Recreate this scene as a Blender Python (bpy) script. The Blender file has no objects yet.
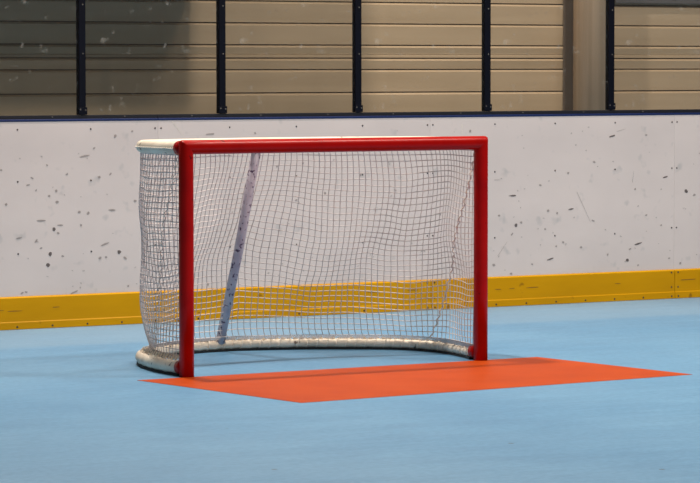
import bpy, bmesh, math, random
from mathutils import Vector, Matrix, noise

# ------------------------------------------------------------ camera, world, lamps, exposure
S = bpy.context.scene
C = S.collection
PI = math.pi
cam = bpy.data.objects.new('camera', bpy.data.cameras.new('camera'))
C.objects.link(cam)
cam.data.sensor_width = 36
cam.data.lens = 3131.69 / 700 * 36
cam.data.clip_start = 0.5
cam.data.clip_end = 200
cam.location = (-8.7752, -15.2476, 1.6968)
_r = Vector((0.8647, -0.5023, -0.0007)).normalized()
_d = Vector((0.5015, 0.8634, -0.0556)).normalized()
_u = _r.cross(_d).normalized()
_r = _d.cross(_u)
cam.rotation_euler = Matrix((_r, _u, -_d)).transposed().to_euler()
cam.data.dof.use_dof = True
cam.data.dof.focus_distance = 17.6
cam.data.dof.aperture_fstop = 13.0
S.camera = cam

w = bpy.data.worlds.new('hall_ambience')
S.world = w
w.use_nodes = True
bg = w.node_tree.nodes['Background']
bg.inputs[0].default_value = (1.0, 0.88, 0.78, 1)
bg.inputs[1].default_value = 0.25

def lamp(name, loc, power, size, col=(1, 0.88, 0.77)):
    l = bpy.data.lights.new(name, 'AREA')
    l.shape = 'DISK'
    l.size = size
    l.energy = power
    l.color = col
    o = bpy.data.objects.new(name, l)
    o.location = loc
    C.objects.link(o)
    return o
lamp('high_bay_light', (-0.9, 1.9, 9.3), 1750, 0.30)
lamp('high_bay_light', (2.9, 1.9, 9.3), 330, 0.5)
for x, e in ((-0.9, 260), (4.4, 1650), (7.2, 650)):
    lamp('high_bay_light', (x, -3.6, 9.3), e, 1.5)
for x, e in ((-5.0, 110), (0.5, 500), (5.0, 300)):
    lamp('high_bay_light', (x, -9.5, 9.3), e, 0.6)

S.view_settings.view_transform = 'Standard'
S.view_settings.look = 'None'
S.view_settings.gamma = 1
S.view_settings.use_curve_mapping = False
S.view_settings.exposure = -1.25

# ------------------------------------------------------------ materials
def srgb(r, g, b):
    f = lambda c: c / 12.92 if c <= 0.04045 else ((c + 0.055) / 1.055) ** 2.4
    return (f(r / 255), f(g / 255), f(b / 255), 1)

def mat(name, col, rough=0.5, metal=0.0, col2=None, scale=(6, 6, 6), lo=0.4, hi=0.7, detail=4,
        bump=0.0, bscale=80, coat=0.0, spec=0.5, spots=None):
    m = bpy.data.materials.new(name)
    m.use_nodes = True
    nt = m.node_tree
    n, l = nt.nodes, nt.links
    b = n['Principled BSDF']
    b.inputs['Base Color'].default_value = col
    b.inputs['Roughness'].default_value = rough
    b.inputs['Metallic'].default_value = metal
    b.inputs['Specular IOR Level'].default_value = spec
    b.inputs['Coat Weight'].default_value = coat
    b.inputs['Coat Roughness'].default_value = 0.25
    tc = n.new('ShaderNodeTexCoord')
    out = None
    if col2:
        mp = n.new('ShaderNodeMapping'); mp.inputs['Scale'].default_value = scale
        nz = n.new('ShaderNodeTexNoise'); nz.inputs['Detail'].default_value = detail
        nz.inputs['Scale'].default_value = 1
        cr = n.new('ShaderNodeValToRGB')
        cr.color_ramp.elements[0].position = lo; cr.color_ramp.elements[0].color = col
        cr.color_ramp.elements[1].position = hi; cr.color_ramp.elements[1].color = col2
        l.new(tc.outputs['Object'], mp.inputs[0]); l.new(mp.outputs[0], nz.inputs['Vector'])
        l.new(nz.outputs['Fac'], cr.inputs[0])
        out = cr.outputs[0]
        l.new(out, b.inputs['Base Color'])
    if spots:     # (colour, scale, threshold lo, hi)
        sc, ss, s0, s1 = spots
        nz = n.new('ShaderNodeTexNoise'); nz.inputs['Scale'].default_value = ss; nz.inputs['Detail'].default_value = 2
        cr = n.new('ShaderNodeValToRGB')
        cr.color_ramp.elements[0].position = s0; cr.color_ramp.elements[0].color = (0, 0, 0, 1)
        cr.color_ramp.elements[1].position = s1; cr.color_ramp.elements[1].color = (1, 1, 1, 1)
        mx = n.new('ShaderNodeMix'); mx.data_type = 'RGBA'
        mx.inputs[7].default_value = sc
        if out: l.new(out, mx.inputs[6])
        else: mx.inputs[6].default_value = col
        l.new(tc.outputs['Object'], nz.inputs['Vector']); l.new(nz.outputs['Fac'], cr.inputs[0])
        l.new(cr.outputs[0], mx.inputs[0]); l.new(mx.outputs[2], b.inputs['Base Color'])
    if bump:
        nz = n.new('ShaderNodeTexNoise'); nz.inputs['Scale'].default_value = bscale; nz.inputs['Detail'].default_value = 3
        bp = n.new('ShaderNodeBump'); bp.inputs['Strength'].default_value = bump; bp.inputs['Distance'].default_value = 0.01
        l.new(tc.outputs['Object'], nz.inputs['Vector']); l.new(nz.outputs['Fac'], bp.inputs['Height'])
        l.new(bp.outputs[0], b.inputs['Normal'])
    return m

M = {}
M['red'] = mat('red_gloss_paint', srgb(172, 4, 0), 0.3, col2=srgb(156, 0, 0), scale=(9, 9, 9), lo=.45, hi=.75, spec=0.2,
               spots=(srgb(90, 8, 8), 22, .70, .74))
M['cover'] = mat('cream_vinyl', srgb(248, 238, 220), 0.5, col2=srgb(222, 208, 188), scale=(5, 5, 5), bump=0.25, bscale=30,
                 spots=(srgb(120, 105, 92), 26, .66, .74))
M['pipe'] = mat('white_speckled_paint', srgb(204, 198, 208), 0.5, col2=srgb(182, 172, 188), scale=(14, 14, 14),
                spots=(srgb(84, 62, 92), 40, .585, .65))
M['net'] = mat('white_twine', srgb(226, 216, 212), 0.8, col2=srgb(206, 196, 192), scale=(2, 2, 2), lo=.4, hi=.6)
M['lace'] = mat('white_cord', srgb(246, 236, 222), 0.75)
M['underside'] = mat('dark_underside', srgb(30, 34, 36), 0.7)
M['navy'] = mat('navy_powder_coat', srgb(3, 6, 22), 0.6, spec=0.15, col2=srgb(2, 3, 12), scale=(3, 3, 3))
M['black'] = mat('black_channel', srgb(8, 11, 24), 0.6)
M['blue'] = mat('blue_rail', srgb(12, 36, 88), 0.45)
M['screw'] = mat('screw_steel', srgb(120, 114, 108), 0.4, metal=0.5)
M['dscrew'] = mat('dark_screw', srgb(58, 52, 52), 0.5, metal=0.3)
M['board'] = mat('white_board_plastic', srgb(222, 211, 207), 0.38, col2=srgb(211, 201, 198), scale=(1.2, 1.2, 2.2), lo=.35, hi=.75,
                 detail=6, spots=(srgb(196, 190, 188), 9, .62, .75))
M['scuff'] = mat('black_puck_scuff', srgb(160, 151, 147), 0.7)
M['scuffd'] = mat('dark_puck_scuff', srgb(104, 95, 93), 0.7)
M['scratch'] = mat('pale_scratch', srgb(236, 228, 214), 0.6)
M['kick'] = mat('yellow_kick_plastic', srgb(208, 152, 0), 0.45, spec=0.15, col2=srgb(196, 142, 0), scale=(1.5, 1.5, 6), lo=.35, hi=.7,
                spots=(srgb(150, 104, 12), 11, .68, .76))
M['kickdirt'] = mat('kick_grime', srgb(140, 100, 20), 0.7)
M['orange'] = mat('orange_red_floor_paint', srgb(184, 70, 10), 0.5, spec=0.15, col2=srgb(170, 60, 8), scale=(2.5, 2.5, 2.5), lo=.35, hi=.75,
                  detail=8, spots=(srgb(176, 62, 36), 5, .70, .78))
M['steel'] = mat('beige_sandwich_panel', srgb(190, 170, 141), 0.5, col2=srgb(178, 158, 129), scale=(0.6, 0.6, 9), lo=.3, hi=.7)
M['groove'] = mat('panel_groove', srgb(92, 74, 50), 0.7)
M['column'] = mat('painted_steel_column', srgb(226, 198, 166), 0.45, col2=srgb(204, 176, 145), scale=(14, 14, 0.25), lo=.4, hi=.6)
M['strip'] = mat('dark_grey_strip', srgb(92, 82, 72), 0.6)
M['grey'] = mat('grey_metal', srgb(96, 96, 98), 0.5, metal=0.2)
M['blocker'] = mat('galvanised_blocker', srgb(140, 140, 140), 0.5, metal=0.4)

# floor: blue sport coating with faint streaks, skid arcs and small dark specks
def floor_material():
    m = bpy.data.materials.new('blue_sport_floor'); m.use_nodes = True
    nt = m.node_tree; n, l = nt.nodes, nt.links
    b = n['Principled BSDF']
    tc = n.new('ShaderNodeTexCoord')
    def nz(scale, sc, detail, rotz=0.0, dist=0.0):
        mp = n.new('ShaderNodeMapping'); mp.inputs['Scale'].default_value = sc; mp.inputs['Rotation'].default_value = (0, 0, rotz)
        t = n.new('ShaderNodeTexNoise'); t.inputs['Scale'].default_value = scale; t.inputs['Detail'].default_value = detail
        t.inputs['Distortion'].default_value = dist
        l.new(tc.outputs['Object'], mp.inputs[0]); l.new(mp.outputs[0], t.inputs['Vector'])
        return t.outputs['Fac']
    def ramp(fac, p0, c0, p1, c1):
        r = n.new('ShaderNodeValToRGB')
        r.color_ramp.elements[0].position = p0; r.color_ramp.elements[0].color = c0
        r.color_ramp.elements[1].position = p1; r.color_ramp.elements[1].color = c1
        l.new(fac, r.inputs[0]); return r.outputs[0]
    def mix(fac, a, c, blend='MIX'):
        x = n.new('ShaderNodeMix'); x.data_type = 'RGBA'; x.blend_type = blend
        for s, v in ((0, fac), (6, a), (7, c)):
            if hasattr(v, 'default_value'): l.new(v, x.inputs[s])
            else: x.inputs[s].default_value = v
        return x.outputs[2]
    base = ramp(nz(0.55, (1, 1, 1), 8), .32, srgb(92, 146, 185), .70, srgb(109, 159, 194))
    streak = ramp(nz(1.6, (1.2, 5, 1), 9, 0.5, 1.2), .35, (0.87, 0.90, 0.92, 1), .65, (1.05, 1.04, 1.03, 1))
    base = mix(0.75, base, streak, 'MULTIPLY')
    fine = ramp(nz(26, (1, 1.3, 1), 9), .35, (0.80, 0.84, 0.88, 1), .62, (1.03, 1.02, 1.02, 1))
    base = mix(0.8, base, fine, 'MULTIPLY')
    # the strip along the boards, coloured paler, ends in a soft line
    sx = n.new('ShaderNodeSeparateXYZ'); l.new(tc.outputs['Object'], sx.inputs[0])
    mr = n.new('ShaderNodeMapRange'); mr.inputs[1].default_value = 2.0; mr.inputs[2].default_value = 2.2
    l.new(sx.outputs[1], mr.inputs[0])
    ml = n.new('ShaderNodeMath'); ml.operation = 'MULTIPLY'; ml.inputs[1].default_value = 0.26; l.new(mr.outputs[0], ml.inputs[0])
    base = mix(ml.outputs[0], base, srgb(150, 174, 190))
    sp = n.new('ShaderNodeTexVoronoi'); sp.inputs['Scale'].default_value = 1.9
    l.new(tc.outputs['Object'], sp.inputs['Vector'])
    dots = ramp(sp.outputs['Distance'], .022, (1, 1, 1, 1), .03, (0, 0, 0, 1))
    base = mix(dots, base, srgb(70, 92, 112))
    l.new(base, b.inputs['Base Color'])
    rr = n.new('ShaderNodeMapRange'); rr.inputs[3].default_value = 0.42; rr.inputs[4].default_value = 0.58
    l.new(nz(2.2, (1, 1, 1), 5), rr.inputs[0]); l.new(rr.outputs[0], b.inputs['Roughness'])
    bp = n.new('ShaderNodeBump'); bp.inputs['Strength'].default_value = 0.12; bp.inputs['Distance'].default_value = 0.004
    l.new(nz(60, (1, 1, 1), 3), bp.inputs['Height']); l.new(bp.outputs[0], b.inputs['Normal'])
    return m
M['floor'] = floor_material()

def glass_material():
    m = bpy.data.materials.new('clear_acrylic'); m.use_nodes = True
    nt = m.node_tree; n, l = nt.nodes, nt.links
    n.clear()
    o = n.new('ShaderNodeOutputMaterial'); tr = n.new('ShaderNodeBsdfTransparent'); tr.inputs[0].default_value = (0.97, 0.97, 0.965, 1)
    gl = n.new('ShaderNodeBsdfGlossy'); gl.inputs['Roughness'].default_value = 0.05
    df = n.new('ShaderNodeBsdfDiffuse'); df.inputs[0].default_value = (0.75, 0.72, 0.66, 1)
    fr = n.new('ShaderNodeFresnel'); fr.inputs[0].default_value = 1.45
    m1 = n.new('ShaderNodeMixShader'); m2 = n.new('ShaderNodeMixShader')
    tc = n.new('ShaderNodeTexCoord')
    nz = n.new('ShaderNodeTexNoise'); nz.inputs['Scale'].default_value = 17; nz.inputs['Detail'].default_value = 4
    cr = n.new('ShaderNodeValToRGB')
    cr.color_ramp.elements[0].position = 0.64; cr.color_ramp.elements[0].color = (0.012,) * 3 + (1,)
    cr.color_ramp.elements[1].position = 0.74; cr.color_ramp.elements[1].color = (0.13,) * 3 + (1,)
    hm = n.new('ShaderNodeMath'); hm.operation = 'MULTIPLY'; hm.inputs[1].default_value = 0.5
    l.new(fr.outputs[0], hm.inputs[0])
    l.new(tc.outputs['Object'], nz.inputs['Vector']); l.new(nz.outputs['Fac'], cr.inputs[0])
    l.new(hm.outputs[0], m1.inputs[0]); l.new(tr.outputs[0], m1.inputs[1]); l.new(gl.outputs[0], m1.inputs[2])
    l.new(cr.outputs[0], m2.inputs[0]); l.new(m1.outputs[0], m2.inputs[1]); l.new(df.outputs[0], m2.inputs[2])
    l.new(m2.outputs[0], o.inputs[0])
    return m
M['glass'] = glass_material()

# ------------------------------------------------------------ mesh helpers
def finish(name, bm, mats, parent=None, smooth=False, loc=(0, 0, 0), rotz=0.0):
    me = bpy.data.meshes.new(name)
    bm.normal_update()
    bm.to_mesh(me); bm.free()
    for m in (mats if isinstance(mats, (list, tuple)) else [mats]): me.materials.append(m)
    if smooth: me.polygons.foreach_set('use_smooth', [True] * len(me.polygons))
    o = bpy.data.objects.new(name, me)
    C.objects.link(o)
    o.location = loc; o.rotation_euler = (0, 0, rotz)
    if parent: o.parent = parent
    return o

def tag(o, label=None, cat=None, group=None, kind=None):
    if label: o['label'] = label
    if cat: o['category'] = cat
    if group: o['group'] = group
    if kind: o['kind'] = kind
    return o

def empty(name, loc, rotz, label, cat, group=None):
    o = bpy.data.objects.new(name, None)
    C.objects.link(o); o.location = loc; o.rotation_euler = (0, 0, rotz)
    return tag(o, label, cat, group)

def box(bm, x0, x1, y0, y1, z0, z1, bev=0.0, mi=0):
    r = bmesh.ops.create_cube(bm, size=1)
    vs = r['verts']
    for v in vs:
        v.co = Vector((x0 + (v.co.x + .5) * (x1 - x0), y0 + (v.co.y + .5) * (y1 - y0), z0 + (v.co.z + .5) * (z1 - z0)))
    fs = {f for v in vs for f in v.link_faces}
    for f in fs: f.material_index = mi
    if bev:
        es = list({e for v in vs for e in v.link_edges})
        bmesh.ops.bevel(bm, geom=es, offset=bev, segments=2, affect='EDGES', profile=0.6)

def catmull(pts, n):
    pts = [Vector(p) for p in pts]
    P = [2 * pts[0] - pts[1]] + pts + [2 * pts[-1] - pts[-2]]
    out = []
    m = len(pts) - 1
    for i in range(n + 1):
        t = i / n * m
        k = min(int(t), m - 1); u = t - k
        a, b, c, d = P[k:k + 4]
        out.append(0.5 * ((2 * b) + (c - a) * u + (2 * a - 5 * b + 4 * c - d) * u * u + (3 * b - a - 3 * c + d) * u ** 3))
    return out

def resample(pts, n):
    L = [0]
    for a, b in zip(pts, pts[1:]): L.append(L[-1] + (b - a).length)
    out = []; k = 0
    for i in range(n + 1):
        s = L[-1] * i / n
        while k < len(pts) - 2 and L[k + 1] < s: k += 1
        u = (s - L[k]) / max(L[k + 1] - L[k], 1e-9)
        out.append(pts[k].lerp(pts[k + 1], min(u, 1)))
    return out

def tube(bm, path, rad, sides=16, caps=True, radz=None, mi=0):
    """sweep a ring along the path; rad may be a function of the index"""
    rings = []
    n = len(path)
    prev = None
    for i, p in enumerate(path):
        t = (path[min(i + 1, n - 1)] - path[max(i - 1, 0)]).normalized()
        if prev is None:
            ref = Vector((0, 0, 1)) if abs(t.z) < 0.8 else Vector((1, 0, 0))
            a = t.cross(ref).normalized()
        else:
            a = (prev - t * prev.dot(t)).normalized()
        prev = a
        b = a.cross(t)
        r = rad(i) if callable(rad) else rad
        rings.append([bm.verts.new(p + (a * math.cos(2 * PI * k / sides) + b * math.sin(2 * PI * k / sides)) * r) for k in range(sides)])
    for A, B in zip(rings, rings[1:]):
        for k in range(sides):
            f = bm.faces.new((A[k], A[(k + 1) % sides], B[(k + 1) % sides], B[k])); f.material_index = mi
    if caps:
        bm.faces.new(rings[0][::-1]).material_index = mi; bm.faces.new(rings[-1]).material_index = mi

def helix(path, r, pitch_pts, step=6):
    """cord wound round a tube: returns the points of the winding"""
    out = []
    n = len(path)
    for i in range(n * step - step):
        k, u = divmod(i, step); u /= step
        p = path[k].lerp(path[k + 1], u)
        t = (path[k + 1] - path[k]).normalized()
        ref = Vector((0, 0, 1)) if abs(t.z) < 0.8 else Vector((1, 0, 0))
        a = t.cross(ref).normalized(); b = a.cross(t)
        ang = 2 * PI * (k + u) / pitch_pts
        out.append(p + (a * math.cos(ang) + b * math.sin(ang)) * r)
    return out

# ------------------------------------------------------------ the setting
WY = 3.3418; WS = 0.0097; WR = math.atan(WS)      # face line of the rink boards
def wall_at(x, off=0.0, z=0.0): return (x - off * WS, WY + WS * x + off, z)

bm = bmesh.new()
box(bm, -26, 26, -22, 12, -0.2, 0)
tag(finish('floor', bm, M['floor']), kind='structure')

# back wall of ribbed sandwich panels, 2 m behind the boards
def back_wall():
    bm = bmesh.new()
    x0, x1 = -12, 16
    # heights of the joints (dark groove below a bright lip)
    joints = []
    z = 1.504
    while z > 0.2: joints.append((z, 'g')); z -= 0.172
    joints += [(1.678, 'g'), (1.764, 'g'), (1.792, 's'), (1.863, 'g'), (2.026, 'g'), (2.190, 'g')]
    z = 2.362
    while z < 9.8: joints.append((z, 'g')); z += 0.172
    joints.sort()
    prof = [(0.0, 0.0, 0)]
    for zj, k in joints:
        if k == 'g':
            # lip below the groove stands proud with a sloping top that catches the light
            prof += [(0.0, zj - {1.678: 0.165, 1.764: 0.078, 1.863: 0.062, 2.026: 0.155, 2.190: 0.155}.get(zj, 0.160), 0), (-0.010, zj - 0.018, 0), (0.008, zj - 0.004, 0), (0.028, zj - 0.003, 1), (0.028, zj + 0.0045, 1), (0.0, zj + 0.0055, 0)]
        else:
            prof += [(0.0, zj - 0.004, 0), (0.005, zj, 0), (0.0, zj + 0.004, 0)]
    prof.append((0.0, 10.0, 0))
    xs = [x0, x1]
    rows = [[bm.verts.new((x, y, z)) for x in xs] for y, z, _ in prof]
    for i in range(len(rows) - 1):
        f = bm.faces.new((rows[i][0], rows[i][1], rows[i + 1][1], rows[i + 1][0]))
        f.material_index = 1 if (prof[i][2] and prof[i + 1][2]) else 0
    # thickness
    b0 = bm.verts.new((x0, 0.15, 0)); b1 = bm.verts.new((x1, 0.15, 0)); b2 = bm.verts.new((x1, 0.15, 10)); b3 = bm.verts.new((x0, 0.15, 10))
    bm.faces.new((b1, b0, b3, b2))
    bm.faces.new((rows[-1][0], rows[-1][1], b2, b3))
    bm.faces.new((rows[0][1], rows[0][0], b0, b1))
    p = wall_at(0, 2.0)
    tag(finish('wall_back', bm, [M['steel'], M['groove']], loc=p, rotz=WR), kind='structure')
back_wall()

# ------------------------------------------------------------ rink boards, rail, posts and panes
PH = 1.345       # height of the white facing
KH = 0.214
seams = [-3.62, -1.52, 0.555, 2.685, 4.797, 6.90]
marks = [(0.237,1.245,1),(0.363,1.276,1),(0.084,1.168,1),(0.018,1.117,2),(-0.256,1.062,1),(-0.113,1.001,1),(-0.363,0.98,1),(0.119,0.977,1),(0.2,0.995,1),(-0.335,0.901,1),(-0.392,0.935,1),(-0.192,0.892,1),(-0.243,0.86,1),(-0.186,0.82,1),(-0.549,0.812,1),(-0.027,0.751,1),(0.038,0.743,1),(-0.301,0.702,2),(-0.208,0.644,3),(-0.165,0.669,2),(-0.18,0.618,1),(-0.014,0.665,1),(0.213,0.758,2),(-0.458,0.593,2),(-0.338,0.57,1),(-0.302,0.523,1),(-0.238,0.482,3),(-0.253,0.411,3),(-0.148,0.466,1),(0.16,0.536,2),(0.263,0.48,3),(0.123,0.445,1),(0.167,0.45,1),(0.307,0.439,1),(0.328,0.253,1),(-0.063,0.228,2),(-0.44,0.235,1),(-0.411,0.241,1),(-0.582,1.035,1),(0.382,0.814,1),(4.238,1.197,2),(4.541,1.201,1),(3.853,0.937,1),(4.08,1.012,1),(3.611,0.855,1),(3.38,0.785,2),(3.261,0.646,1),(3.404,0.575,3),(3.449,0.592,1),(3.372,0.512,1),(3.655,0.54,1),(3.68,0.671,1),(3.758,0.652,1),(3.88,0.678,2),(4.073,0.59,1),(3.811,0.442,1),(3.751,0.415,1),(3.968,0.402,1),(3.699,0.324,2),(3.544,0.293,1),(3.216,0.297,1),(3.364,0.231,1),(4.473,0.411,2),(4.402,0.374,1),(4.375,0.295,3),(4.474,0.255,1),(4.202,0.34,1),(4.679,0.541,1),(4.784,0.461,1),(4.905,0.786,3),(4.978,0.755,1),(4.713,0.892,2),(4.544,0.618,1),(4.444,0.81,1),(4.753,0.297,1),(4.854,0.257,1),(1.662,1.044,1),(1.459,1.027,1),(1.18,0.742,1),(1.607,0.793,1),(1.836,0.836,1),(1.273,0.949,1),(2.701,0.517,1),(2.398,0.845,1),(1.289,1.253,1),(0.945,1.25,2),(1.971,1.197,1),(2.115,0.954,1),(0.926,0.242,1),(2.767,0.669,1),(3.016,1.247,1)]
scratches = [(3.93,0.80,4.05,0.58,'s'),(0.66,1.338,0.749,1.232,'p'),(2.949,1.30,2.949,1.213,'p'),(4.42,0.86,4.43,0.94,'s'),
             (3.25,0.36,3.33,0.46,'s'),(3.22,0.90,3.27,0.90,'s'),(4.28,1.23,4.36,1.25,'s')]
rnd = random.Random(5)
board_labels = ['white dasher board with yellow kickplate at the left edge of the photo',
                'white dasher board with yellow kickplate behind most of the goal net',
                'white dasher board with yellow kickplate right of the goal, under the round column',
                'white dasher board with yellow kickplate at the right edge, past the kickplate seam']
def blob(bm, x, z, w, h, ang, mi, y):
    n = 8
    vs = []
    for k in range(n):
        a = 2 * PI * k / n; r = 0.75 + rnd.random() * 0.5
        u, v = math.cos(a) * w * r, math.sin(a) * h * r
        vs.append(bm.verts.new((x + u * math.cos(ang) - v * math.sin(ang), y, z + u * math.sin(ang) + v * math.cos(ang))))
    bm.faces.new(vs).material_index = mi
def screw_mesh(name, r, m):
    bm = bmesh.new()
    bmesh.ops.create_uvsphere(bm, u_segments=10, v_segments=6, radius=r)
    for v in bm.verts: v.co.y *= 0.4
    me = bpy.data.meshes.new(name); bm.to_mesh(me); bm.free(); me.materials.append(m)
    return me
scr_dark = screw_mesh('dark_screw', 0.0062, M['dscrew'])
scr_kick = screw_mesh('kick_screw', 0.0068, M['dscrew'])
scr_light = screw_mesh('light_screw', 0.0048, M['screw'])
def screw(me, parent, x, y, z):
    o = bpy.data.objects.new('screw', me); C.objects.link(o); o.parent = parent; o.location = (x, y, z)
    return o
def dasher(i, a, b, label):
    root = empty('dasher_board', wall_at(a), WR, label, 'rink board', 'white dasher boards along the rink wall')
    L = b - a - 0.0006
    bm = bmesh.new()
    box(bm, 0, L, 0, 0.03, 0.0, PH, 0.0012)
    for (x, z, s) in marks:
        if a + 0.02 < x < b - 0.02:
            if s == 1: blob(bm, x - a, z, 0.011 * rnd.uniform(.7, 1.2), 0.007 * rnd.uniform(.7, 1.3), rnd.uniform(-.5, 1.0), 1, -0.0012)
            if s == 2: blob(bm, x - a, z, 0.030 * rnd.uniform(.7, 1.2), 0.0055, rnd.uniform(-.1, .4), 1 if x < 1 else 2, -0.0012)
            if s == 3: blob(bm, x - a, z, 0.014, 0.013, 0, 2, -0.0012)
    for _ in range(46):      # faint small marks, thicker towards the ice level
        x = rnd.uniform(0.03, L - 0.03); z = KH + 0.03 + (PH - KH - 0.1) * rnd.random() ** 1.6
        blob(bm, x, z, rnd.uniform(.004, .010), rnd.uniform(.002, .005), rnd.uniform(-.4, .8), 4, -0.0010)
    for x0, z0, x1, z1, k in scratches:
        if a < x0 < b:
            d = Vector((x1 - x0, 0, z1 - z0)); nrm = Vector((-d.z, 0, d.x)).normalized() * 0.0022
            p = Vector((x0 - a, -0.0011, z0)); q = p + d
            bm.faces.new([bm.verts.new(v) for v in (p - nrm, q - nrm * .4, q + nrm * .4, p + nrm)]).material_index = 4 if k == 's' else 3
    finish('facing_panel', bm, [M['board'], M['scuff'], M['scuffd'], M['scratch'], M['faint']], root)
    # steel frame behind: three rails and uprights
    bm = bmesh.new()
    for z in (0.03, 0.65, 1.28): box(bm, 0.02, L - 0.02, 0.031, 0.11, z, z + 0.05)
    for k in range(5):
        x = 0.02 + (L - 0.09) * k / 4; box(bm, x, x + 0.05, 0.035, 0.108, 0.0, 1.33)
    finish('support_frame', bm, M['grey'], root)
    # kickplate with bevelled top and a low ledge
    bm = bmesh.new()
    pr = [(-0.0015, 0.002), (-0.017, 0.002), (-0.017, 0.046), (-0.0135, 0.052), (-0.0125, KH - 0.010), (-0.0015, KH)]
    ends = [[bm.verts.new((x, y, z)) for y, z in pr] for x in (0.0015, L - 0.002)]
    for k in range(len(pr)):
        j = (k + 1) % len(pr); bm.faces.new((ends[0][k], ends[0][j], ends[1][j], ends[1][k]))
    bm.faces.new(ends[0][::-1]); bm.faces.new(ends[1])
    for _ in range(5):
        x = rnd.uniform(0.05, L - 0.05); z = rnd.uniform(0.06, 0.15)
        blob(bm, x, z, rnd.uniform(.02, .09), 0.003, rnd.uniform(-.05, .05), 1, -0.0150)
    bmesh.ops.recalc_face_normals(bm, faces=bm.faces)
    kp = finish('kickplate', bm, [M['kick'], M['kickdirt']], root)
    tag(kp, 'yellow kickplate')
    # cap: blue rail and the black glazing channel on it
    bm = bmesh.new(); box(bm, 0, L, -0.003, 0.10, PH, PH + 0.016, 0.004)
    tag(finish('cap_rail', bm, M['blue'], root), 'blue cap rail')
    bm = bmesh.new()
    box(bm, 0, L, 0.012, 0.026, PH + 0.016, PH + 0.040, 0.002); box(bm, 0, L, 0.046, 0.060, PH + 0.016, PH + 0.040, 0.002)
    box(bm, 0, L, 0.026, 0.046, PH + 0.016, PH + 0.021)
    finish('glazing_channel', bm, M['black'], root)
    # screws
    for z in (1.294, 0.957, 0.49):
        for k in range(5):
            x = [0.022, 0.54, 1.055, 1.58, L - 0.022][k]
            if 0 < x < L: screw(scr_dark, root, x, -0.0005, z + (0.03 if (z < .6 and k in (0, 4)) else 0))
    for k in range(9):
        screw(scr_kick, root, 0.03 + (L - 0.06) * k / 8, -0.0175, 0.018)
    for z in (0.085, 0.192):
        for x in (0.03, L - 0.03): screw(scr_kick, root, x, -0.0130, z)
    for k in range(4): screw(scr_light, root, 0.26 + 0.525 * k, 0.0115, PH + 0.029)
    return root
M['faint'] = mat('faint_mark', srgb(178, 170, 166), 0.6)
vis = [(-1.52, 0.555), (0.555, 2.685), (2.685, 4.797), (4.797, 6.90)]
for i, (a, b) in enumerate(vis): dasher(i, a, b, board_labels[i])

post_x = [-1.030, 0.008, 1.048, 2.110, 3.172, 4.240, 5.28, 6.32]
post_labels = {1: 'navy glazing post, leftmost of the posts in the photo',
               2: 'navy glazing post above the left end of the goal crossbar',
               3: 'navy glazing post above the middle of the goal crossbar',
               4: 'navy glazing post above the right upright of the goal',
               5: 'navy glazing post directly right of the round column'}
for i, px in enumerate(post_x):
    if i not in post_labels: continue
    root = empty('glazing_post', wall_at(px, 0.0, PH + 0.041), WR, post_labels[i], 'post', 'navy glazing posts on the boards')
    bm = bmesh.new()
    box(bm, -0.024, 0.024, 0.010, 0.0245, 0.0, 1.75, 0.004)          # front face
    box(bm, -0.010, 0.010, 0.0245, 0.0475, 0.0, 1.75)                # web between the two panes
    box(bm, -0.024, 0.024, 0.0475, 0.058, 0.0, 1.75, 0.004)          # rear flange
    finish('mullion', bm, M['navy'], root)
    bm = bmesh.new(); box(bm, -0.031, 0.031, 0.004, 0.0095, 0.002, 0.05, 0.002); finish('foot_plate', bm, M['navy'], root)
    for z in (0.035, 0.40, 0.72, 1.30): screw(scr_light, root, 0.004 if z > .1 else -0.018, 0.0095 if z > .1 else 0.0035, z)
    screw(scr_light, root, 0.020, 0.0035, 0.030)
pane_labels = ['clear rink shield left of the leftmost navy post, over the photo left edge',
               'clear rink shield between the first and second navy posts from the left',
               'clear rink shield above the left half of the goal, between the second and third posts',
               'clear rink shield above the right half of the goal, between the third and fourth posts',
               'clear rink shield in front of the round column',
               'clear rink shield right of the post beside the round column']
for i in range(6):
    a, b = post_x[i] + 0.012, post_x[i + 1] - 0.012
    bm = bmesh.new(); box(bm, 0, b - a, 0.030, 0.042, 0, 1.70)
    o = finish('rink_shield', bm, M['glass'], loc=wall_at(a, 0, PH + 0.022), rotz=WR)
    tag(o, pane_labels[i], 'shield', 'clear shields above the boards')

# round column before the back wall
cx, cy = 5.285, 5.185
root = empty('round_column', (cx, cy, 0), 0, 'round beige steel column standing between the glazing and the back wall', 'column')
bm = bmesh.new()
bmesh.ops.create_cone(bm, cap_ends=True, segments=48, radius1=0.135, radius2=0.135, depth=9.9, matrix=Matrix.Translation((0, 0, 4.985)))
finish('shaft', bm, M['column'], root, smooth=False)
for p in root.children[0].data.polygons: p.use_smooth = abs(p.normal.z) < 0.5
bm = bmesh.new(); box(bm, -0.2, 0.2, -0.2, 0.2, 0.0, 0.03, 0.004); finish('base_plate', bm, M['grey'], root)

# dark flat strip on the back wall beside the column
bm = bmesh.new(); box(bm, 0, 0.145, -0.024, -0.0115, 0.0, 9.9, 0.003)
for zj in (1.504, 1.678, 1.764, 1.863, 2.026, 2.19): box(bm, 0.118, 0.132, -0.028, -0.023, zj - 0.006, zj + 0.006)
tag(finish('dark_strip_1', bm, M['strip'], loc=wall_at(5.175, 1.998), rotz=WR), kind='structure')

# cable tray along the back wall, upper right
bm = bmesh.new()
box(bm, 0, 7, -0.048, -0.016, 0.0, 0.14, 0.004)
for k in range(30): box(bm, 0.1 + k * .23, 0.14 + k * .23, -0.051, -0.046, 0.03, 0.11)
o = finish('cable_tray', bm, M['grey'], loc=wall_at(5.66, 2.0, 2.206), rotz=WR)
tag(o, 'dark grey cable tray on the back wall at the top right corner', 'cable tray')

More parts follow.
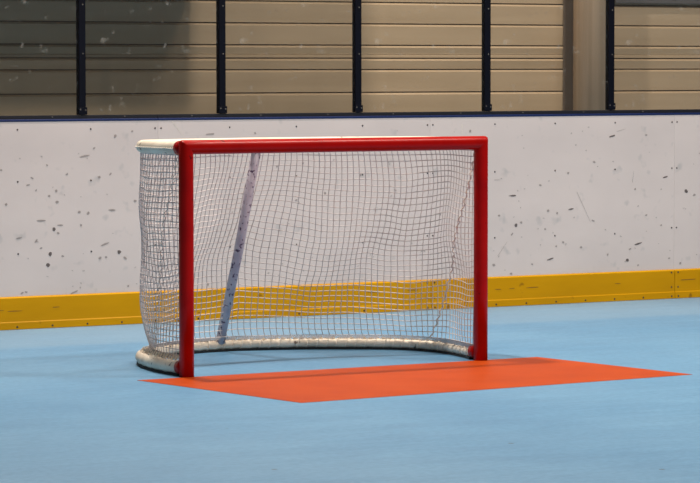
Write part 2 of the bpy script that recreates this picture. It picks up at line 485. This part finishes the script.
# unseen block added to shade the left part of the back wall
bm = bmesh.new()
plan = [(-9.0, 4.35), (2.13, 4.35), (1.88, 5.20), (-9.0, 5.20)]
dv = [[bm.verts.new((x, y, z)) for x, y in plan] for z in (2.27, 5.6)]
bm.faces.new(dv[0][::-1]); bm.faces.new(dv[1])
for k in range(4): bm.faces.new((dv[0][k], dv[0][(k + 1) % 4], dv[1][(k + 1) % 4], dv[1][k]))
o = finish('shade_block', bm, M['blocker'])
tag(o, 'grey block added out of view to shade the left of the back wall', 'blocker')

# ------------------------------------------------------------ goal crease painted on the floor
bm = bmesh.new()
pts = [(-1.066, -1.483), (1.512, -1.301), (1.352, 0.0065), (-1.273, -0.030)]
lo = [bm.verts.new((x, y, 0.0002)) for x, y in pts]; hi = [bm.verts.new((x, y, 0.0015)) for x, y in pts]
bm.faces.new(hi)
for k in range(4): bm.faces.new((lo[k], lo[(k + 1) % 4], hi[(k + 1) % 4], hi[k]))
bm.faces.new(lo[::-1])
tag(finish('goal_crease', bm, M['orange']), 'orange-red painted crease on the blue floor in front of the goal', 'floor marking')

# ------------------------------------------------------------ the goal
goal = empty('hockey_goal', (0, 0, 0), 0, 'red framed hockey goal with white net standing on the blue floor', 'goal')
PR = 0.0395        # half width of the red frame's rounded square tube
HX, HZ = 0.955, 1.26
def section(n=36, e=2.3):
    out = []
    for k in range(n):
        a = 2 * PI * k / n; c, q = math.cos(a), math.sin(a)
        out.append((PR * math.copysign(abs(c) ** (2 / e), c), PR * math.copysign(abs(q) ** (2 / e), q)))
    return out
SEC = section()
def corner_drop(u): return 0.016 * max(0.0, u / PR) ** 1.5
def loft(bm, rings, cap0=True, cap1=True):
    V = [[bm.verts.new(p) for p in r] for r in rings]
    n = len(V[0])
    for A, B in zip(V, V[1:]):
        for k in range(n): bm.faces.new((A[k], A[(k + 1) % n], B[(k + 1) % n], B[k]))
    if cap0: bm.faces.new(V[0][::-1])
    if cap1: bm.faces.new(V[-1])
    bmesh.ops.remove_doubles(bm, verts=bm.verts[:], dist=0.0004)
    bmesh.ops.recalc_face_normals(bm, faces=bm.faces)
for s in (-1, 1):
    bm = bmesh.new()
    rings = [[(s * (HX + u), v, z) for u, v in SEC] for z in (0.002, 0.4, 0.8, 1.15)]
    rings.append([(s * (HX + u), v, HZ + u - corner_drop(u)) for u, v in SEC])
    rings.append([(s * (HX + u - corner_drop(u) * .3), v, HZ + u - corner_drop(u) * .3) for u, v in SEC])
    loft(bm, rings, True, False)
    # stubs that take the white rear frame, top and foot
    for z in (HZ - 0.006, 0.048):
        tube(bm, [Vector((s * HX, 0.02, z)), Vector((s * HX, 0.078, z))], 0.040, 24)
    o = finish('goal_post', bm, M['red'], goal, smooth=True)
bm = bmesh.new()
rings = []
for s in (-1, 1):
    a_ = [(s * (HX + u - corner_drop(u) * .3), v, HZ + u - corner_drop(u) * .3) for u, v in SEC]
    b_ = [(s * (HX + u - corner_drop(u)), v, HZ + u) for u, v in SEC]
    c_ = [(s * 0.86, v, HZ + u) for u, v in SEC]
    rings += [a_, b_, c_] if s < 0 else [c_, b_, a_]
loft(bm, rings, False, False)
finish('crossbar', bm, M['red'], goal, smooth=True)

TR = 0.036
top_ctl = [(-.955, .078, 0), (-.955, .25, 0), (-.953, .45, 0), (-.93, .585, 0), (-.83, .67, 0), (-.6, .725, 0), (-.3, .77, 0), (-.08, .79, 0),
           (.2, .765, 0), (.5, .70, 0), (.78, .62, 0), (.91, .53, 0), (.953, .40, 0), (.955, .25, 0), (.955, .078, 0)]
top_path = [p + Vector((0, 0, HZ - 0.008)) for p in resample(catmull(top_ctl, 260), 240)]
base_ctl = [(-.948, .078, 0), (-.96, .2, 0), (-.945, .42, 0), (-.885, .68, 0), (-.765, .92, 0), (-.56, 1.12, 0), (-.3, 1.235, 0), (-.05, 1.275, 0),
            (.17, 1.235, 0), (.42, 1.15, 0), (.68, 1.0, 0), (.90, .83, 0), (1.005, .62, 0), (1.015, .40, 0), (.985, .2, 0), (.955, .078, 0)]
BR = 0.036
base_path = [p + Vector((0, 0, 0.010 + BR * (1.0 - 0.24 * min(1, max(0, (i - 40) / 50))))) for i, p in enumerate(resample(catmull(base_ctl, 300), 280))]
bm = bmesh.new(); tube(bm, top_path, TR, 20); finish('top_frame', bm, M['cover'], goal, smooth=True)
def rad_at(i): return BR * (1.0 - 0.24 * min(1, max(0, (i - 40) / 50)))
def wob(i): return BR * (1.0 - 0.24 * min(1, max(0, (i - 40) / 50))) * (1 + 0.05 * math.sin(i * 0.7) + 0.03 * math.sin(i * 1.9))
bm = bmesh.new(); tube(bm, base_path, wob, 20); finish('base_frame', bm, M['cover'], goal, smooth=True)
# dark strip the base stands on
bm = bmesh.new()
rows = []
for i, p in enumerate(base_path):
    t = (base_path[min(i + 1, 280)] - base_path[max(i - 1, 0)]).normalized(); nn = Vector((t.y, -t.x, 0)) * 0.026
    rows.append([bm.verts.new((q.x, q.y, z)) for q, z in ((p - nn, .001), (p + nn, .001), (p + nn, .014), (p - nn, .014))])
for A, B in zip(rows, rows[1:]):
    for k in range(4): bm.faces.new((A[k], A[(k + 1) % 4], B[(k + 1) % 4], B[k]))
bm.faces.new(rows[0][::-1]); bm.faces.new(rows[-1])
bmesh.ops.recalc_face_normals(bm, faces=bm.faces)
finish('underside_strip', bm, M['underside'], goal)
# centre support
bm = bmesh.new()
tube(bm, [Vector((-.080, 1.270, BR + .02)), Vector((-.080, 1.03, .62)), Vector((-.080, .80, HZ - 0.03))], 0.028, 20)
tag(finish('back_support', bm, M['pipe'], goal, smooth=True), 'slanted white pipe speckled with dark marks')

# ---- net: one surface ruled between the top frame and the base, slack and wavy
top_in = catmull([(x * 1.005, y + 0.012 if 0 < k < 14 else 0.045, HZ - 0.045) for k, (x, y, _) in enumerate(top_ctl)], 300)
base_in = catmull([(x * (0.955 if 2 < k < 13 else .975), (y * 0.955 if 0 < k < 15 else 0.045), 0.105) for k, (x, y, _) in enumerate(base_ctl)], 300)
NS = 88
# match the two curves by a fraction that keeps the corners together
def at(path, s):
    L = [0]
    for a, b in zip(path, path[1:]): L.append(L[-1] + (b - a).length)
    return L
LT, LB = at(top_in, 0), at(base_in, 0)
def pick(path, L, s):
    s *= L[-1]
    lo_, hi_ = 0, len(L) - 2
    while lo_ < hi_:
        m = (lo_ + hi_ + 1) // 2
        if L[m] <= s: lo_ = m
        else: hi_ = m - 1
    return path[lo_].lerp(path[lo_ + 1], (s - L[lo_]) / max(L[lo_ + 1] - L[lo_], 1e-9))
def net_point(s, v):
    """s along the frame from the left post to the right one, v from the base (0) to the top (1)"""
    e = 0.018 * math.sin(PI * v)
    n1 = noise.noise(Vector((s * 7, v * 2.2, 3.1))); n2 = noise.noise(Vector((s * 9, v * 3.1, 9.7))); n3 = noise.noise(Vector((s * 6, v * 2.5, 21.3)))
    n4 = noise.noise(Vector((s * 26, v * 9, 1.3))); n5 = noise.noise(Vector((s * 24, v * 10, 5.3)))
    edge = math.sin(PI * v) ** 0.7
    se = min(1, max(0, min(s, 1 - s) / 0.05))
    ss = s + (0.030 * (v - .5) * min(1, s * 2) + 0.010 * n1 + 0.0022 * n4) * edge * se
    a = pick(top_in, LT, min(1, max(0, ss))); b = pick(base_in, LB, min(1, max(0, ss)))
    b = b + Vector((0, 0, 2 * rad_at(ss * 280) - 0.068))
    p = b.lerp(a, v)
    ctr = Vector((0, 0.35, p.z)); out = (p - ctr); out.z = 0; out.normalize()
    sag = 0.030 * math.sin(PI * v) - 0.035 * math.exp(-((v - .06) / .07) ** 2) * edge
    bulge = 0.055 * math.exp(-((s - .5) / .13) ** 2) * math.sin(PI * v) ** .5 + (0.050 * math.sin(PI * v) + 0.018 * math.exp(-((v - .24) / .14) ** 2)) * math.exp(-((s - .22) / .14) ** 2)
    p += out * (bulge + sag * -0.4 + 0.065 * n2 * edge) * se
    p.z += (0.036 * n3 + 0.010 * n5) * edge + 0.010 * math.sin(s * 37) * edge
    # held up along the centre support, slack on both sides of it
    q_ = abs(s - .5)
    p.z += (0.075 * math.exp(-q_ / .075) - 0.030 * math.exp(-((q_ - .22) / .12) ** 2)) * math.sin(PI * v) * (1.25 - v)
    return p
NV = 33
bm = bmesh.new()
TW = 0.0026
for i in range(NS + 1):
    s = i / NS
    tube(bm, [net_point(s, j / 54) for j in range(55)], TW, 4, caps=False)
for j in range(NV + 1):
    tube(bm, [net_point(i / (NS * 2), j / NV) for i in range(NS * 2 + 1)], TW, 4, caps=False)
# roof of the net between the crossbar and the top frame
def roof(u, v):
    x = -0.93 + 1.86 * u
    yb = min((abs(p.x - x), p.y) for p in top_path if p.y > 0.45 or abs(p.x) > .9)[1] if 0 < u < 1 else 0.4
    y = 0.03 + v * max(0.05, yb - 0.05)
    return Vector((x, y, HZ + 0.008 - 0.035 * math.sin(PI * v) * math.sin(PI * u) ** .5))
for i in range(0, 41):
    tube(bm, [roof(i / 40, k / 8) for k in range(9)], TW, 4, caps=False)
for k in range(1, 14):
    tube(bm, [roof(i / 60, k / 14) for i in range(61)], TW, 4, caps=False)
# hem that folds down over the base tube in small diamonds
def hem(i, k):
    s = i / 240; b = pick(base_in, LB, s); n = net_point(s, 0.0)
    c = base_path[min(280, int(s * 280))]
    q = Vector((c.x, c.y, 0)); d = (q - Vector((0, .35, 0))).normalized()
    return n.lerp(Vector((q.x - d.x * .022, q.y - d.y * .016, 0.012 + 2 * rad_at(s * 280))), k)
for ph in (0, 1):
    pts = []
    for i in range(241):
        z = (i + ph) % 2
        pts.append(hem(i, 0.1 + 0.9 * z))
    tube(bm, pts, TW * 1.15, 4, caps=False)
netobj = finish('net', bm, M['net'], goal)

# rope down the right side panel of the net where two pieces are laced
pts = []
for k in range(181):
    v = 1 - k / 180
    s = 1 - (0.008 + 0.145 * (1 - v) ** 1.15)
    p = net_point(s, v)
    a = k * 0.75
    pts.append(p + Vector((math.cos(a), math.sin(a) * .6, 0)) * 0.006)
bm = bmesh.new(); tube(bm, pts, 0.0046, 6); finish('seam_rope', bm, M['lace'], goal, smooth=True)
# the same rope on the left side panel
pts = []
for k in range(181):
    v = 1 - k / 180
    p = net_point(0.012 + 0.12 * (1 - v) ** 0.9, v); a = k * 0.75
    pts.append(p + Vector((math.cos(a), math.sin(a) * .6, 0)) * 0.007)
bm = bmesh.new(); tube(bm, pts, 0.0026, 6); finish('seam_rope', bm, M['lace'], goal, smooth=True)
# edge ropes along both posts and under the crossbar
for s in (-1, 1):
    bm = bmesh.new()
    tube(bm, [Vector((s * (HX - .012 + .004 * math.sin(z * 60)), 0.045 + .003 * math.cos(z * 60), z)) for z in [0.1 + 1.11 * k / 120 for k in range(121)]], 0.0035, 6)
    finish('edge_rope', bm, M['lace'], goal, smooth=True)
# lacing wound round the top frame and the base
pts = []
for i, p in enumerate(top_path):
    t = (top_path[min(i + 1, 240)] - top_path[max(i - 1, 0)]).normalized(); nn = Vector((-t.y, t.x, 0))
    if nn.dot(p - Vector((0, .3, p.z))) < 0: nn = -nn
    a = -0.12 + 0.20 * (i % 2)
    pts.append(p + nn * (TR + .001) * math.cos(a) + Vector((0, 0, (TR + .001) * math.sin(a))))
bm = bmesh.new(); tube(bm, pts, 0.0024, 5); finish('top_lacing', bm, M['lace'], goal, smooth=True)
bm = bmesh.new(); tube(bm, helix(base_path, BR * 0.83, 4.6), 0.0028, 5); finish('base_lacing', bm, M['lace'], goal, smooth=True)
# stitched skirt of the cover, a strip along the top of the base with open lace holes
bm = bmesh.new()
def strip(path, zz, h, lean):
    rows = []
    for i, p in enumerate(path):
        q = Vector((p.x, p.y, 0)); d = (q - Vector((0, .35, 0))).normalized()
        rows.append((q, d))
    R = []
    for i, (q, d) in enumerate(rows):
        w_ = 0.004 * math.sin(i * 1.3)
        zz = 0.008 + 2 * rad_at(i); R.append([bm.verts.new((q + d * (lean[0] + w_)) + Vector((0, 0, zz))), bm.verts.new((q + d * (lean[1] - w_)) + Vector((0, 0, zz + h * (1 - .6 * min(1, max(0, (i - 40) / 50))) + w_)))])
    for i in range(len(R) - 1):
        if i % 3 == 0: continue          # the lace holes
        bm.faces.new((R[i][0], R[i + 1][0], R[i + 1][1], R[i][1]))
strip(base_path[2:-2], 0.082, 0.030, (0.006, -0.012))
r = bmesh.ops.solidify(bm, geom=bm.faces[:], thickness=0.003)
finish('cover_skirt', bm, M['cover'], goal)
